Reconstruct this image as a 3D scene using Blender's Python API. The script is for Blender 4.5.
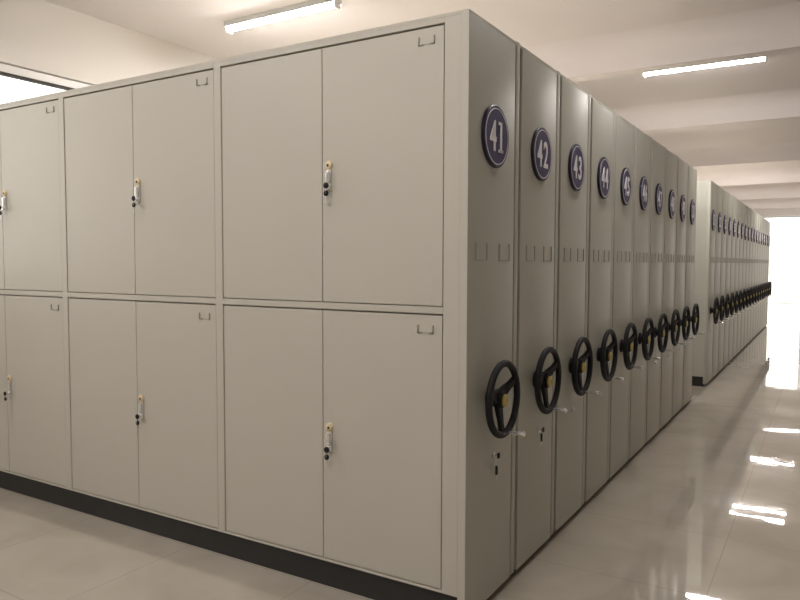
import bpy, bmesh, math, random
from mathutils import Vector, Matrix
random.seed(4)
PI = math.pi
for o in list(bpy.data.objects): bpy.data.objects.remove(o)
sc = bpy.context.scene
col = sc.collection

# ------------------------------------------------------------------ camera
cd = bpy.data.cameras.new('camera'); cam = bpy.data.objects.new('camera', cd); col.objects.link(cam)
cd.sensor_width = 36.0; cd.lens = 704.8 / 800 * 36.0; cd.clip_end = 200
pit, rol, yaw = -0.0529, 0.0028, 0.5457
F = Vector((-math.sin(yaw)*math.cos(pit), math.cos(yaw)*math.cos(pit), math.sin(pit)))
R = F.cross(Vector((0, 0, 1))).normalized(); U = R.cross(F)
R2 = R*math.cos(rol) + U*math.sin(rol); U2 = -R*math.sin(rol) + U*math.cos(rol)
m = Matrix(((R2.x, U2.x, -F.x, 1.2241), (R2.y, U2.y, -F.y, -2.5313), (R2.z, U2.z, -F.z, 1.4887), (0, 0, 0, 1)))
cam.matrix_world = m
sc.camera = cam

# ------------------------------------------------------------------ world (bright overcast daylight beyond the windows)
w = bpy.data.worlds.new('daylight'); sc.world = w; w.use_nodes = True
bg = w.node_tree.nodes['Background']
bg.inputs[0].default_value = (1.0, 0.95, 0.90, 1); bg.inputs[1].default_value = 2.6
sc.view_settings.view_transform = 'Standard'; sc.view_settings.look = 'None'
sc.view_settings.exposure = 0.0; sc.view_settings.gamma = 1.0
sc.view_settings.use_curve_mapping = False
LAMP_ES = 128.0         # radiance of each lit ceiling batten diffuser
LAMP_COL = (1.0, 0.962, 0.94)

# ------------------------------------------------------------------ materials
def mat(name, c, rough=.5, metal=0., noise=0., nscale=8., bump=0., bscale=60., spec=.5, emit=None, es=0., coat=0.):
    M = bpy.data.materials.new(name); M.use_nodes = True
    nt = M.node_tree; b = nt.nodes['Principled BSDF']
    b.inputs['Base Color'].default_value = (*c, 1); b.inputs['Roughness'].default_value = rough
    b.inputs['Metallic'].default_value = metal; b.inputs['Specular IOR Level'].default_value = spec
    b.inputs['Coat Weight'].default_value = coat
    if emit:
        b.inputs['Emission Color'].default_value = (*emit, 1); b.inputs['Emission Strength'].default_value = es
    tc = nt.nodes.new('ShaderNodeTexCoord')
    if noise:
        n = nt.nodes.new('ShaderNodeTexNoise'); n.inputs['Scale'].default_value = nscale; n.inputs['Detail'].default_value = 3
        nt.links.new(tc.outputs['Object'], n.inputs['Vector'])
        r = nt.nodes.new('ShaderNodeMix'); r.data_type = 'RGBA'
        r.inputs[6].default_value = (*[x*(1-noise) for x in c], 1); r.inputs[7].default_value = (*[min(1, x*(1+noise)) for x in c], 1)
        nt.links.new(n.outputs['Fac'], r.inputs[0]); nt.links.new(r.outputs[2], b.inputs['Base Color'])
    if bump:
        n2 = nt.nodes.new('ShaderNodeTexNoise'); n2.inputs['Scale'].default_value = bscale
        nt.links.new(tc.outputs['Object'], n2.inputs['Vector'])
        bp = nt.nodes.new('ShaderNodeBump'); bp.inputs['Strength'].default_value = bump; bp.inputs['Distance'].default_value = .002
        nt.links.new(n2.outputs['Fac'], bp.inputs['Height']); nt.links.new(bp.outputs[0], b.inputs['Normal'])
    return M

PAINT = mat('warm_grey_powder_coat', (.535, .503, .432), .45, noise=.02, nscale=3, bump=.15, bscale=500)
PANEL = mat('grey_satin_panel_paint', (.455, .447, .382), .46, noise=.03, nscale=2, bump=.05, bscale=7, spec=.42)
BLACK = mat('black_plastic', (.008, .008, .009), .6, noise=.1, nscale=20, spec=.3)
DARK = mat('dark_steel_chassis', (.02, .019, .018), .6, noise=.1)
NAVY = mat('navy_acrylic', (.055, .046, .135), .42, noise=.05, spec=.35)
RIMM = mat('dark_badge_edge', (.014, .012, .03), .4, noise=.05)
WHITE = mat('white_print', (.9, .88, .92), .4, noise=.02)
GOLD = mat('gold_plastic', (.48, .36, .08), .45, noise=.05)
CHROME = mat('chrome', (.86, .85, .83), .25, .75, noise=.02)
SILVER = mat('brushed_silver', (.72, .71, .70), .3, 1., noise=.03)
BEIGE = mat('beige_plastic', (.74, .60, .40), .4, noise=.04)
BRACK = mat('card_holder_metal', (.33, .31, .26), .4, noise=.03)
CEIL = mat('painted_ceiling', (.74, .685, .66), .9, noise=.02, nscale=1.5)
WALL = mat('painted_wall', (.74, .70, .65), .85, noise=.015, nscale=2)
FRAME = mat('white_window_frame', (.80, .78, .75), .4, noise=.01)
SEAL = mat('dark_seal', (.05, .045, .04), .7, noise=.05)
LAMPM = mat('lamp_housing', (.7, .7, .7), .4, noise=.01)
DIFF = mat('lit_diffuser', (.9, .9, .9), .5, emit=LAMP_COL, es=LAMP_ES)

def floor_mat():
    M = bpy.data.materials.new('polished_stone_tile'); M.use_nodes = True
    nt = M.node_tree; N = nt.nodes.new; L = nt.links.new; b = nt.nodes['Principled BSDF']
    tc = N('ShaderNodeTexCoord')
    br = N('ShaderNodeTexBrick'); br.offset = 0; br.inputs['Scale'].default_value = 1
    br.inputs['Brick Width'].default_value = .8; br.inputs['Row Height'].default_value = .8
    br.inputs['Mortar Size'].default_value = .0016; br.inputs['Mortar Smooth'].default_value = .2
    L(tc.outputs['Object'], br.inputs['Vector'])
    n = N('ShaderNodeTexNoise'); n.inputs['Scale'].default_value = 2.2; n.inputs['Detail'].default_value = 6
    n.inputs['Distortion'].default_value = .8
    L(tc.outputs['Object'], n.inputs['Vector'])
    cr = N('ShaderNodeValToRGB'); cr.color_ramp.elements[0].position = .3; cr.color_ramp.elements[1].position = .75
    cr.color_ramp.elements[0].color = (.385, .342, .28, 1); cr.color_ramp.elements[1].color = (.475, .425, .355, 1)
    L(n.outputs['Fac'], cr.inputs[0]); L(cr.outputs[0], br.inputs['Color1']); L(cr.outputs[0], br.inputs['Color2'])
    br.inputs['Mortar'].default_value = (.26, .23, .19, 1)
    L(br.outputs['Color'], b.inputs['Base Color'])
    b.inputs['Roughness'].default_value = .022; b.inputs['IOR'].default_value = 2.15
    n2 = N('ShaderNodeTexNoise'); n2.inputs['Scale'].default_value = 5; n2.inputs['Detail'].default_value = 1
    L(tc.outputs['Object'], n2.inputs['Vector'])
    bp = N('ShaderNodeBump'); bp.inputs['Strength'].default_value = .22; bp.inputs['Distance'].default_value = .002
    L(n2.outputs['Fac'], bp.inputs['Height']); L(bp.outputs[0], b.inputs['Normal'])
    return M
FLOOR = floor_mat()

def glass_mat():
    M = bpy.data.materials.new('window_glass'); M.use_nodes = True
    nt = M.node_tree; nt.nodes.clear(); N = nt.nodes.new; L = nt.links.new
    o = N('ShaderNodeOutputMaterial'); mx = N('ShaderNodeMixShader'); t = N('ShaderNodeBsdfTransparent'); g = N('ShaderNodeBsdfGlossy')
    t.inputs[0].default_value = (.96, .98, .97, 1); g.inputs['Roughness'].default_value = .02
    f = N('ShaderNodeFresnel'); f.inputs[0].default_value = 1.45
    L(f.outputs[0], mx.inputs[0]); L(t.outputs[0], mx.inputs[1]); L(g.outputs[0], mx.inputs[2]); L(mx.outputs[0], o.inputs[0])
    return M
GLASS = glass_mat()

# ------------------------------------------------------------------ helpers
def box(bm, x0, x1, y0, y1, z0, z1, bev=0.):
    r = bmesh.ops.create_cube(bm, size=1)
    vs = r['verts']
    for v in vs:
        v.co = Vector(((x0+x1)/2 + v.co.x*(x1-x0), (y0+y1)/2 + v.co.y*(y1-y0), (z0+z1)/2 + v.co.z*(z1-z0)))
    if bev:
        es = list({e for v in vs for e in v.link_edges})
        bmesh.ops.bevel(bm, geom=es, offset=bev, segments=2, affect='EDGES', profile=.6)

def lathe(bm, prof, c, axis='x', seg=40, a0=0):
    """prof: (radius, height) pairs; closed with caps; turned about an axis through c"""
    rings = []
    for r, h in prof:
        ring = []
        for i in range(seg):
            a = a0 + 2*PI*i/seg
            p, q = r*math.cos(a), r*math.sin(a)
            v = {'x': (h, p, q), 'y': (q, h, p), 'z': (p, q, h)}[axis]
            ring.append(bm.verts.new(Vector(c) + Vector(v)))
        rings.append(ring)
    for a, b in zip(rings, rings[1:]):
        for i in range(seg):
            j = (i+1) % seg
            bm.faces.new((a[i], a[j], b[j], b[i]))
    bm.faces.new(rings[0][::-1]); bm.faces.new(rings[-1])

def tube(bm, pts, r, seg=10, closed=False):
    """round tube along points"""
    n = len(pts); pts = [Vector(p) for p in pts]; rings = []
    rr = r if isinstance(r, (list, tuple)) else [r]*n
    up = None
    for i, p in enumerate(pts):
        if closed: t = (pts[(i+1) % n] - pts[i-1]).normalized()
        else: t = (pts[min(i+1, n-1)] - pts[max(i-1, 0)]).normalized()
        if up is None:
            up = t.orthogonal().normalized()
        up = (up - t*up.dot(t)).normalized(); s = t.cross(up)
        rings.append([bm.verts.new(p + (up*math.cos(2*PI*k/seg) + s*math.sin(2*PI*k/seg))*rr[i]) for k in range(seg)])
    prs = list(zip(rings, rings[1:])) + ([(rings[-1], rings[0])] if closed else [])
    for a, b in prs:
        for k in range(seg):
            j = (k+1) % seg
            bm.faces.new((a[k], a[j], b[j], b[k]))
    if not closed:
        bm.faces.new(rings[0][::-1]); bm.faces.new(rings[-1])

def obj(name, bm, material, parent=None, smooth=False, loc=None):
    bmesh.ops.recalc_face_normals(bm, faces=bm.faces)
    me = bpy.data.meshes.new(name); bm.to_mesh(me); bm.free()
    me.materials.append(material)
    if smooth:
        for p in me.polygons: p.use_smooth = True
        try: me.set_sharp_from_angle(angle=math.radians(38))
        except Exception: pass
    o = bpy.data.objects.new(name, me); col.objects.link(o)
    if parent: o.parent = parent
    if loc: o.location = loc
    return o

def B(): return bmesh.new()
def boxobj(name, dims, material, parent=None, bev=0., kind=None):
    bm = B()
    for d in (dims if isinstance(dims, list) else [dims]): box(bm, *d, bev)
    o = obj(name, bm, material, parent)
    if kind: o['kind'] = kind
    return o
def tag(o, label, cat, group=None):
    o['label'] = label; o['category'] = cat
    if group: o['group'] = group
    return o
def empty(name, loc):
    o = bpy.data.objects.new(name, None); o.empty_display_size = .1; o.location = loc; col.objects.link(o); return o
def copy_tree(o, parent=None):
    c = o.copy(); col.objects.link(c); c.parent = parent
    for ch in list(o.children): copy_tree(ch, c)
    return c

# ------------------------------------------------------------------ room shell
XL, XR, YN, YF, ZC, ZB = -4.42, 5.2, -6.0, 27.5, 3.66, 3.35
boxobj('floor', (XL-.2, XR+.2, YN-.2, YF+.2, -.1, 0), FLOOR, kind='structure')
boxobj('ceiling', (XL-.2, XR+.2, YN-.2, YF+.2, ZC, ZC+.15), CEIL, kind='structure')
boxobj('wall_right', (XR, XR+.2, YN, YF, 0, ZC), WALL, kind='structure')
boxobj('wall_near', (XL-.2, XR+.2, YN-.2, YN, 0, ZC), WALL, kind='structure')
# left wall with a high ribbon window
WY0, WY1, WZ0, WZ1 = -1.4, 3.8, 1.3, 3.07
boxobj('wall_left', [(XL-.2, XL, YN, WY0, 0, ZC), (XL-.2, XL, WY1, YF, 0, ZC),
                     (XL-.2, XL, WY0, WY1, 0, WZ0), (XL-.2, XL, WY0, WY1, WZ1, ZC)], WALL, kind='structure')
# far wall, almost wholly a window
FX0, FX1, FZ0, FZ1 = -2.2, 3.0, .0, 3.3
boxobj('wall_far', [(XL-.2, FX0, YF, YF+.2, 0, ZC), (FX1, XR+.2, YF, YF+.2, 0, ZC),
                    (FX0, FX1, YF, YF+.2, FZ1, ZC)], WALL, kind='structure')
def window(name, axis, a0, a1, z0, z1, c, n, fw=.06, d=.07):
    def bb(u0, u1, v0, v1, e=0):
        return (u0, u1, c-d/2+e, c+d/2-e, v0, v1) if axis == 'x' else (c-d/2+e, c+d/2-e, u0, u1, v0, v1)
    bm = B()
    fb = fw if z0 > .5 else .015
    box(bm, *bb(a0, a1, z0, z0+fb)); box(bm, *bb(a0, a1, z1-fw, z1))
    for i in range(n+1):
        u = a0 + (a1-a0-fw)*i/n
        box(bm, *bb(u, u+fw, z0+fb, z1-fw))
    e = empty(name, (0, 0, 0)); e['kind'] = 'structure'
    obj('window_frame', bm, FRAME, e)
    for i in range(n):
        u0 = a0 + (a1-a0-fw)*i/n + fw; u1 = a0 + (a1-a0-fw)*(i+1)/n
        boxobj('window_pane', bb(u0, u1, z0+fb, z1-fw-.02, d/2-.003), GLASS, e)
        boxobj('window_gasket', bb(u0, u1, z1-fw-.02, z1-fw, .01), SEAL, e)
    return e
window('window_1', 'y', WY0, WY1, WZ0, WZ1-.012, XL-.05, 3)
window('window_2', 'x', FX0, FX1, FZ0, FZ1, YF+.06, 2)
# downstand ceiling beams
for i, yb in enumerate((-3.6, .05, 4.5, 7.8, 12.1, 16.0, 20.3, 24.2)):
    prof = [(yb+.2, ZC+.01), (yb+.2, ZB), (yb, ZB), (yb, ZB+.10)]
    rc = .20
    prof += [(yb - rc + rc*math.cos(t), ZC+.01 - rc + rc*math.sin(t)) for t in [PI/2*k/8 for k in range(9)]]
    # concave fillet that runs from the beam face into the slab
    prof = prof[:4] + [(yb - rc*1.4*(1-math.cos(t)), ZB+.10 + (ZC+.01-ZB-.10)*math.sin(t)) for t in [PI/2*k/8 for k in range(1, 9)]]
    bm = B()
    a = [bm.verts.new((XL, y, z)) for y, z in prof]; b = [bm.verts.new((XR, y, z)) for y, z in prof]
    n = len(prof)
    for k in range(n): bm.faces.new((a[k], a[(k+1) % n], b[(k+1) % n], b[k]))
    bm.faces.new(a); bm.faces.new(b[::-1])
    o = obj('trim_%d' % (i+1), bm, CEIL, None, True); o['kind'] = 'structure'

# ------------------------------------------------------------------ ceiling lamps
def lamp_proto():
    e = empty('ceiling_lamp', (0, 0, ZC))
    bm = B(); box(bm, -.61, .61, -.066, .066, -.0355, 0, .004)
    for s in (-1, 1): box(bm, -.61, .61, min(s*.054, s*.066), max(s*.054, s*.066), -.048, -.03, .001)
    for s in (-1, 1): box(bm, min(s*.60, s*.615), max(s*.60, s*.615), -.04, .04, -.085, -.02, .003)
    obj('housing', bm, LAMPM, e)
    bm = B(); n = 10; prof = [(.050*math.cos(PI*k/n), -.036 - .034*math.sin(PI*k/n)) for k in range(n+1)]
    a = [bm.verts.new((-.60, y, z)) for y, z in prof]; b = [bm.verts.new((.60, y, z)) for y, z in prof]
    for k in range(n): bm.faces.new((a[k], a[k+1], b[k+1], b[k]))
    bm.faces.new(a); bm.faces.new(b[::-1]); bm.faces.new((a[0], b[0], b[n], a[n]))
    obj('diffuser', bm, DIFF, e, True)
    return e
LP = lamp_proto()
def lamp(x, y, label, group=None, first=False):
    e = LP if first else copy_tree(LP)
    e.location = (x, y, ZC); tag(e, label, 'ceiling lamp', group)
    return e
lamp(0, 5.76, 'lit white ceiling batten lamp at upper right, above the aisle beside the numbered doors', first=True)
lamp(-2.9, 2.25, 'lit white ceiling batten lamp at the top edge, above the near double door cabinets')
for i, (x, y) in enumerate([(0, 1.9), (0, -1.9), (-2.9, -1.9)]):
    lamp(x, y, ['lit ceiling batten lamp out of frame above the first unit', 'lit ceiling batten lamp above the camera position', 'lit ceiling batten lamp in front of the cabinet doors'][i])
gl = 'lamps of the far aisle seen mirrored in the floor'
for y, lb in ((8.8, 'ceiling batten lamp of the aisle hidden behind the second ceiling beam'),
              (13.05, 'nearer lamp of the twin battens behind the third beam, brightest mirrored pair in the floor'),
              (13.7, 'farther lamp of the twin battens behind the third beam, brightest mirrored pair in the floor'),
              (16.75, 'nearer lamp of the twin battens behind the fourth beam, middle mirrored pair in the floor'),
              (17.7, 'farther lamp of the twin battens behind the fourth beam, middle mirrored pair in the floor'),
              (20.9, 'nearer lamp of the twin battens behind the fifth beam, farthest mirrored pair in the floor'),
              (21.65, 'farther lamp of the twin battens behind the fifth beam, farthest mirrored pair in the floor'),
              (25.2, 'last ceiling batten lamp of the aisle, next to the bright far window')):
    lamp(.02, y, lb, gl)
gl = 'lamps above the cabinet rows'
for y, lb in ((5.1, 'ceiling batten lamp hidden above the near cabinet row'),
              (13.4, 'ceiling batten lamp above the middle of the far cabinet row'), (17.2, 'ceiling batten lamp above the end of the far cabinet row')):
    lamp(-2.9, y, lb, gl)

# ------------------------------------------------------------------ mobile cabinet units
P, H, XB, D = .56, 2.4775, -3.99, .553
Yc = .25
def unit_parts(e, doors):
    # body and chassis
    y0 = .03 if doors else .0
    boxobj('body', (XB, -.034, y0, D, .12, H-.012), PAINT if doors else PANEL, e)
    boxobj('chassis', (XB+.02, -.03, .012, D-.012, 0, .12), DARK, e)
    boxobj('top_cover', (XB, -.002, .0, D, H-.012, H), PAINT, e)
    # aisle end panel: pressed steel skin with rolled edges
    z0 = .030
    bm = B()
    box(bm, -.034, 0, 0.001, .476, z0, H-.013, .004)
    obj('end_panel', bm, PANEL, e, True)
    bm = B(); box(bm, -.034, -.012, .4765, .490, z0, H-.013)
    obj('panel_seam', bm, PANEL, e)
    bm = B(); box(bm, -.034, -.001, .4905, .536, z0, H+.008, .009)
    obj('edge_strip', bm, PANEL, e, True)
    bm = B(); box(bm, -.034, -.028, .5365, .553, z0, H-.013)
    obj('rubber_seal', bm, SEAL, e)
    # two card holders
    for a, b in ((.068, .186), (.308, .428)):   # on the pressed panel
        bm = B()
        for q in (a, b-.009): box(bm, .0, .004, q, q+.007, 1.497, 1.572)
        box(bm, 0, .0038, a+.007, b-.009, 1.497, 1.502)
        obj('card_holder', bm, BRACK, e)
    # handwheel
    wy, wz, xr = .222, .914, .066
    bm = B()
    tube(bm, [(xr, wy+.151*math.cos(t), wz+.151*math.sin(t)) for t in [2*PI*k/48 for k in range(48)]], .0150, 12, True)
    for ang in (27, 164, 268):
        a = math.radians(ang); c, s = math.cos(a), math.sin(a)
        ws = [(.015, .034, .044), (.05, .028, .048), (.10, .018, .056), (.148, .019, .064)]
        prev = None
        for r, hw, x in ws:
            q = []
            for dx, dw in ((-.008, -hw), (.008, -hw*.75), (.008, hw*.75), (-.008, hw)):
                q.append(bm.verts.new((x+dx, wy+r*c-dw*s, wz+r*s+dw*c)))
            if prev:
                for i in range(4): bm.faces.new((prev[i], prev[(i+1) % 4], q[(i+1) % 4], q[i]))
            else: bm.faces.new(q[::-1])
            prev = q
        bm.faces.new(prev)
    lathe(bm, [(.045, .0005), (.045, .010), (.030, .016), (.026, .026), (.040, .032), (.042, .058), (.034, .070)], (0, wy, wz), seg=32)
    hw_ = obj('handwheel', bm, BLACK, e, True)
    bm = B(); lathe(bm, [(.027, .0702), (.027, .076), (.022, .079), (.010, .0795), (.009, .0765), (.002, .0765)], (0, wy, wz-.006), seg=28)
    obj('hub_cap', bm, GOLD, hw_, True)
    bm = B(); ky, kz = wy+.037, wz-.148
    lathe(bm, [(.006, xr+.012), (.005, xr+.03), (.008, xr+.040), (.011, xr+.062), (.011, xr+.078), (.007, xr+.083)], (0, ky, kz), seg=18)
    obj('crank_knob', bm, CHROME, hw_, True)
    # lock below the wheel
    bm = B(); lathe(bm, [(.013, .0002), (.013, .006), (.010, .009), (.004, .0092), (.0035, .007)], (0, .268, .655), seg=20)
    obj('lock_cylinder', bm, SILVER, e, True)

def numeral_mesh(n):
    cu = bpy.data.curves.new('numeral', 'FONT'); cu.body = str(n); cu.align_x = 'CENTER'; cu.align_y = 'CENTER'
    cu.size = .178; cu.extrude = .0012; cu.offset = .0028; cu.space_character = 1.22; cu.resolution_u = 4
    t = bpy.data.objects.new('numeral', cu)
    me = bpy.data.meshes.new_from_object(t)
    bpy.data.objects.remove(t)
    # text plane (x right, y up) -> y right, z up, facing +x
    for v in me.vertices:
        x, y, z = v.co; v.co = Vector((z, x*.74, y))
    if n in (41, 51, 61):      # slab foot and flag of the one
        bm = bmesh.new(); bm.from_mesh(me); R_ = max(v.co.y for v in bm.verts); zb = min(v.co.z for v in bm.verts); zt = max(v.co.z for v in bm.verts)
        box(bm, -.0012, .0012, R_-.034, R_+.012, zb, zb+.012); box(bm, -.0012, .0012, R_-.034, R_-.012, zt-.014, zt)
        bm.to_mesh(me); bm.free()
    ys = [v.co.z for v in me.vertices]; yy = [v.co.y for v in me.vertices]
    cz, cy = (max(ys)+min(ys))/2, (max(yy)+min(yy))/2
    for v in me.vertices: v.co.z -= cz; v.co.y -= cy
    me.materials.clear(); me.materials.append(WHITE)
    return me

def badge_parts(e):
    bm = B(); lathe(bm, [(.128, .0002), (.130, .003), (.130, .012), (.127, .015)], (0, Yc-.006, 2.02), seg=56)
    b = obj('number_badge', bm, RIMM, e, True)
    bm = B(); lathe(bm, [(.1235, .0150), (.1235, .0154)], (0, Yc-.006, 2.02), seg=56)
    obj('badge_face', bm, NAVY, b)
    bm = B(); seg = 56
    a = [];
    for r, h in ((.1135, .0152), (.1135, .0162), (.1175, .0162), (.1175, .0152)):
        a.append([bm.verts.new((h, Yc-.006+r*math.cos(2*PI*k/seg), 2.02+r*math.sin(2*PI*k/seg))) for k in range(seg)])
    for i in range(4):
        p, q = a[i], a[(i+1) % 4]
        for k in range(seg): bm.faces.new((p[k], p[(k+1) % seg], q[(k+1) % seg], q[k]))
    obj('badge_ring', bm, WHITE, b)
    n = bpy.data.objects.new('numeral', bpy.data.meshes.new('x')); col.objects.link(n); n.parent = b
    n.location = (.0168, Yc-.014, 2.02)

# --- the near unit, 41, with double doors on its long side
u41 = empty('storage_cabinet', (0, 0, 0))
unit_parts(u41, True); badge_parts(u41)
E0, W0 = .108, 1.267
ZT, ZM0, ZM1, ZBT = 2.443, 1.280, 1.3085, .13
posts = [(-.108, 0.0)]
opens = []
for b in range(3):
    r = -.108 - b*1.2655; l = r - 1.2235
    if b == 0: r, l = -.108, -1.344
    if b == 1: r, l = -1.390, -2.609
    if b == 2: r, l = -2.655, -3.880
    opens.append((l, r))
bm = B()
def fr(x0, x1, z0, z1): box(bm, x0, x1, .0, .0295, z0, z1, .002)
fr(-.108, -.035, .12, H-.0125)
fr(opens[1][1], opens[0][0], .12, H-.0125)
fr(opens[2][1], opens[1][0], .12, H-.0125)
fr(XB, opens[2][0], .12, H-.0125)
for l, r in opens:
    fr(l, r, ZT, H-.0125); fr(l, r, ZM0, ZM1); fr(l, r, .12, ZBT)
obj('door_frame', bm, PAINT, u41)
boxobj('corner_post', (-.0345, -.001, -.001, .0008, .022, H-.0125), PAINT, u41)
KEYS = []
for bi, (l, r) in enumerate(opens):
    mid = {0: -.724, 1: -2.004, 2: -3.272}[bi]
    for ti, (z0, z1) in enumerate(((ZM1, ZT), (ZBT, ZM0))):
        for side in (0, 1):
            x0, x1 = ((l+.004, mid-.0022) if side == 0 else (mid+.0022, r-.006))
            bm = B(); box(bm, x0, x1, .004, .022, z0+.004, z1-.007, .0025)
            d = obj('door', bm, PAINT, u41)
            if side == 1:
                zt = z1 - (.040 if ti == 0 else .048)
                a, c = r-.122, r-.046
                bm = B()
                box(bm, a, c, .0035, .0044, zt-.034, zt-.030)
                for q, s in ((a, 1), (c, -1)):
                    box(bm, min(q, q+s*.005), max(q, q+s*.005), -.001, .0040, zt-.034, zt)
                    box(bm, min(q, q+s*.022), max(q, q+s*.022), -.001, .0040, zt-.034, zt-.029)
                obj('card_holder', bm, BRACK, d)
                zl = 1.868 if ti == 0 else .694
                lx = mid + .041
                # lever lock: beige top, silver lever, round cylinder
                bm = B(); box(bm, lx-.0145, lx+.0145, -.004, .0045, zl-.060, zl+.030, .004)
                lk = obj('lever_lock', bm, SILVER, d, True)
                bm = B(); lathe(bm, [(.018, .0045), (.018, -.007), (.014, -.010), (.006, -.010)], (lx, 0, zl+.053), 'y', 22)
                box(bm, lx-.012, lx+.012, -.005, .0045, zl+.028, zl+.05, .002)
                obj('lock_pivot', bm, BEIGE, lk, True)
                bm = B(); lathe(bm, [(.006, -.0102), (.006, -.0118), (.003, -.012)], (lx, 0, zl+.050), 'y', 14)
                obj('pivot_screw', bm, DARK, lk, True)
                bm = B(); box(bm, lx-.009, lx+.009, -.017, -.0045, zl-.040, zl+.024, .004)
                obj('lever', bm, CHROME, lk, True)
                bm = B(); lathe(bm, [(.015, -.0045), (.015, -.016), (.012, -.020), (.004, -.0205)], (lx, 0, zl-.044), 'y', 22)
                obj('lock_cylinder', bm, CHROME, lk, True)
                KEYS.append((bi, ti, lx, zl))
tag(u41, 'nearest grey storage unit with double doors on its long side and badge 41', 'cabinet', 'numbered storage units of the near row')

# keys: one in the lock, a second hanging on the ring
def key_bm_heads(bm, c, tilt=0.):
    x, y, z = c
    lathe(bm, [(.0125, y), (.0135, y-.001), (.0135, y-.004), (.0125, y-.005)], (x, 0, z), 'y', 18)
def make_keys():
    e = empty('key_pair', (0, 0, 0))
    bm = B(); box(bm, -.001, .001, -.038, -.0215, -.058, -.046)
    obj('key_blade', bm, SILVER, e)
    bm = B(); box(bm, .004, .009, -.0405, -.0385, -.130, -.100, .0005)
    obj('key_blade', bm, SILVER, e)
    bm = B(); lathe(bm, [(.010, -.038), (.0135, -.040), (.0135, -.044), (.010, -.046)], (.010, 0, -.053), 'y', 20)
    obj('key_head', bm, BLACK, e, True)
    bm = B(); lathe(bm, [(.009, -.0355), (.0125, -.037), (.0125, -.041), (.009, -.0425)], (.008, 0, -.087), 'y', 20)
    obj('key_head', bm, BLACK, e, True)
    bm = B(); tube(bm, [(.008, -.0415+.009*math.cos(t)*.3, -.0725+.0155*math.sin(t)) for t in [2*PI*k/20 for k in range(20)]], .0011, 6, True)
    obj('key_ring', bm, SILVER, e, True)
    return e
kp = make_keys()
bayname = ['double doors next to the corner post', 'middle double doors', 'double doors at the left edge']
for i, (bi, ti, lx, zl) in enumerate(KEYS):
    k = kp if i == 0 else copy_tree(kp)
    k.location = (lx+.004, 0, zl+.011)
    tag(k, 'black headed keys in the lock of the %s %s' % (('upper', 'lower')[ti], bayname[bi]), 'keys', 'keys in the door locks')

# --- the plain units behind it and in the far row
proto = empty('storage_cabinet', (0, 0, 0))
unit_parts(proto, False); badge_parts(proto)
def set_numeral(e, n):
    for b in e.children:
        for c in b.children:
            if c.name.startswith('numeral'):
                old = c.data; c.data = numeral_mesh(n)
                if old.users == 0 and len(old.vertices) == 0: bpy.data.meshes.remove(old)
set_numeral(u41, 41)
num = ['second', 'third', 'fourth', 'fifth', 'sixth', 'seventh', 'eighth', 'ninth', 'tenth', 'eleventh', 'twelfth', 'thirteenth',
       'fourteenth', 'fifteenth', 'sixteenth', 'seventeenth', 'eighteenth']
for k in range(1, 10):
    e = proto if k == 1 else copy_tree(proto)
    e.location = (0, k*P, 0)
    if k < 5: lb = '%s grey storage unit from the near corner, navy badge reads %d' % (num[k-1].capitalize(), 41+k)
    elif k < 9: lb = '%s grey storage unit from the near corner, badge reads %d' % (num[k-1].capitalize(), 41+k)
    else: lb = 'grey mobile storage unit with badge 50, last of the near row before the gap'
    tag(e, lb, 'cabinet', 'numbered storage units of the near row')
    set_numeral(e, 41+k)
for k in range(18):
    e = copy_tree(proto); e.location = (0, 6.604+k*P*.995, 0)
    if k == 0: lb = 'first grey storage unit of the far row, just past the gap'
    elif k == 17: lb = 'farthest grey storage unit, last of the far row by the bright window'
    else: lb = 'grey storage unit with handwheel in the far row, %s from the gap' % num[k-1]
    tag(e, lb, 'cabinet', 'numbered storage units of the far row')
    set_numeral(e, 51+k)
# small keys hanging from the aisle locks of 41 and 42
def aisle_keys(y, label, drop):
    e = empty('key_pair', (0, y, 0))
    bm = B(); box(bm, .0095, .024, .2675, .2685, .650, .660)
    obj('key_blade', bm, SILVER, e); bm = B()
    box(bm, .0175, .0195, .262, .268, .655-drop-.022, .655-drop)
    obj('key_blade', bm, SILVER, e)
    bm = B(); box(bm, .024, .030, .258, .278, .643, .667, .0025)
    obj('key_head', bm, BLACK, e, True); bm = B(); box(bm, .016, .022, .257, .275, .655-drop, .655-drop+.04, .0025)
    obj('key_head', bm, BLACK, e)
    bm = B(); tube(bm, [(.021+.006*math.cos(t), .2675, .655-drop/2+.022+(drop/2-.012)*math.sin(t)) for t in [2*PI*k/20 for k in range(20)]], .0011, 6, True)
    obj('key_ring', bm, SILVER, e, True)
    tag(e, label, 'keys')
aisle_keys(0, 'small keys hanging from the lock under the handwheel of badge 41', .085)
aisle_keys(P, 'small keys in the lock under the handwheel of badge 42', .06)
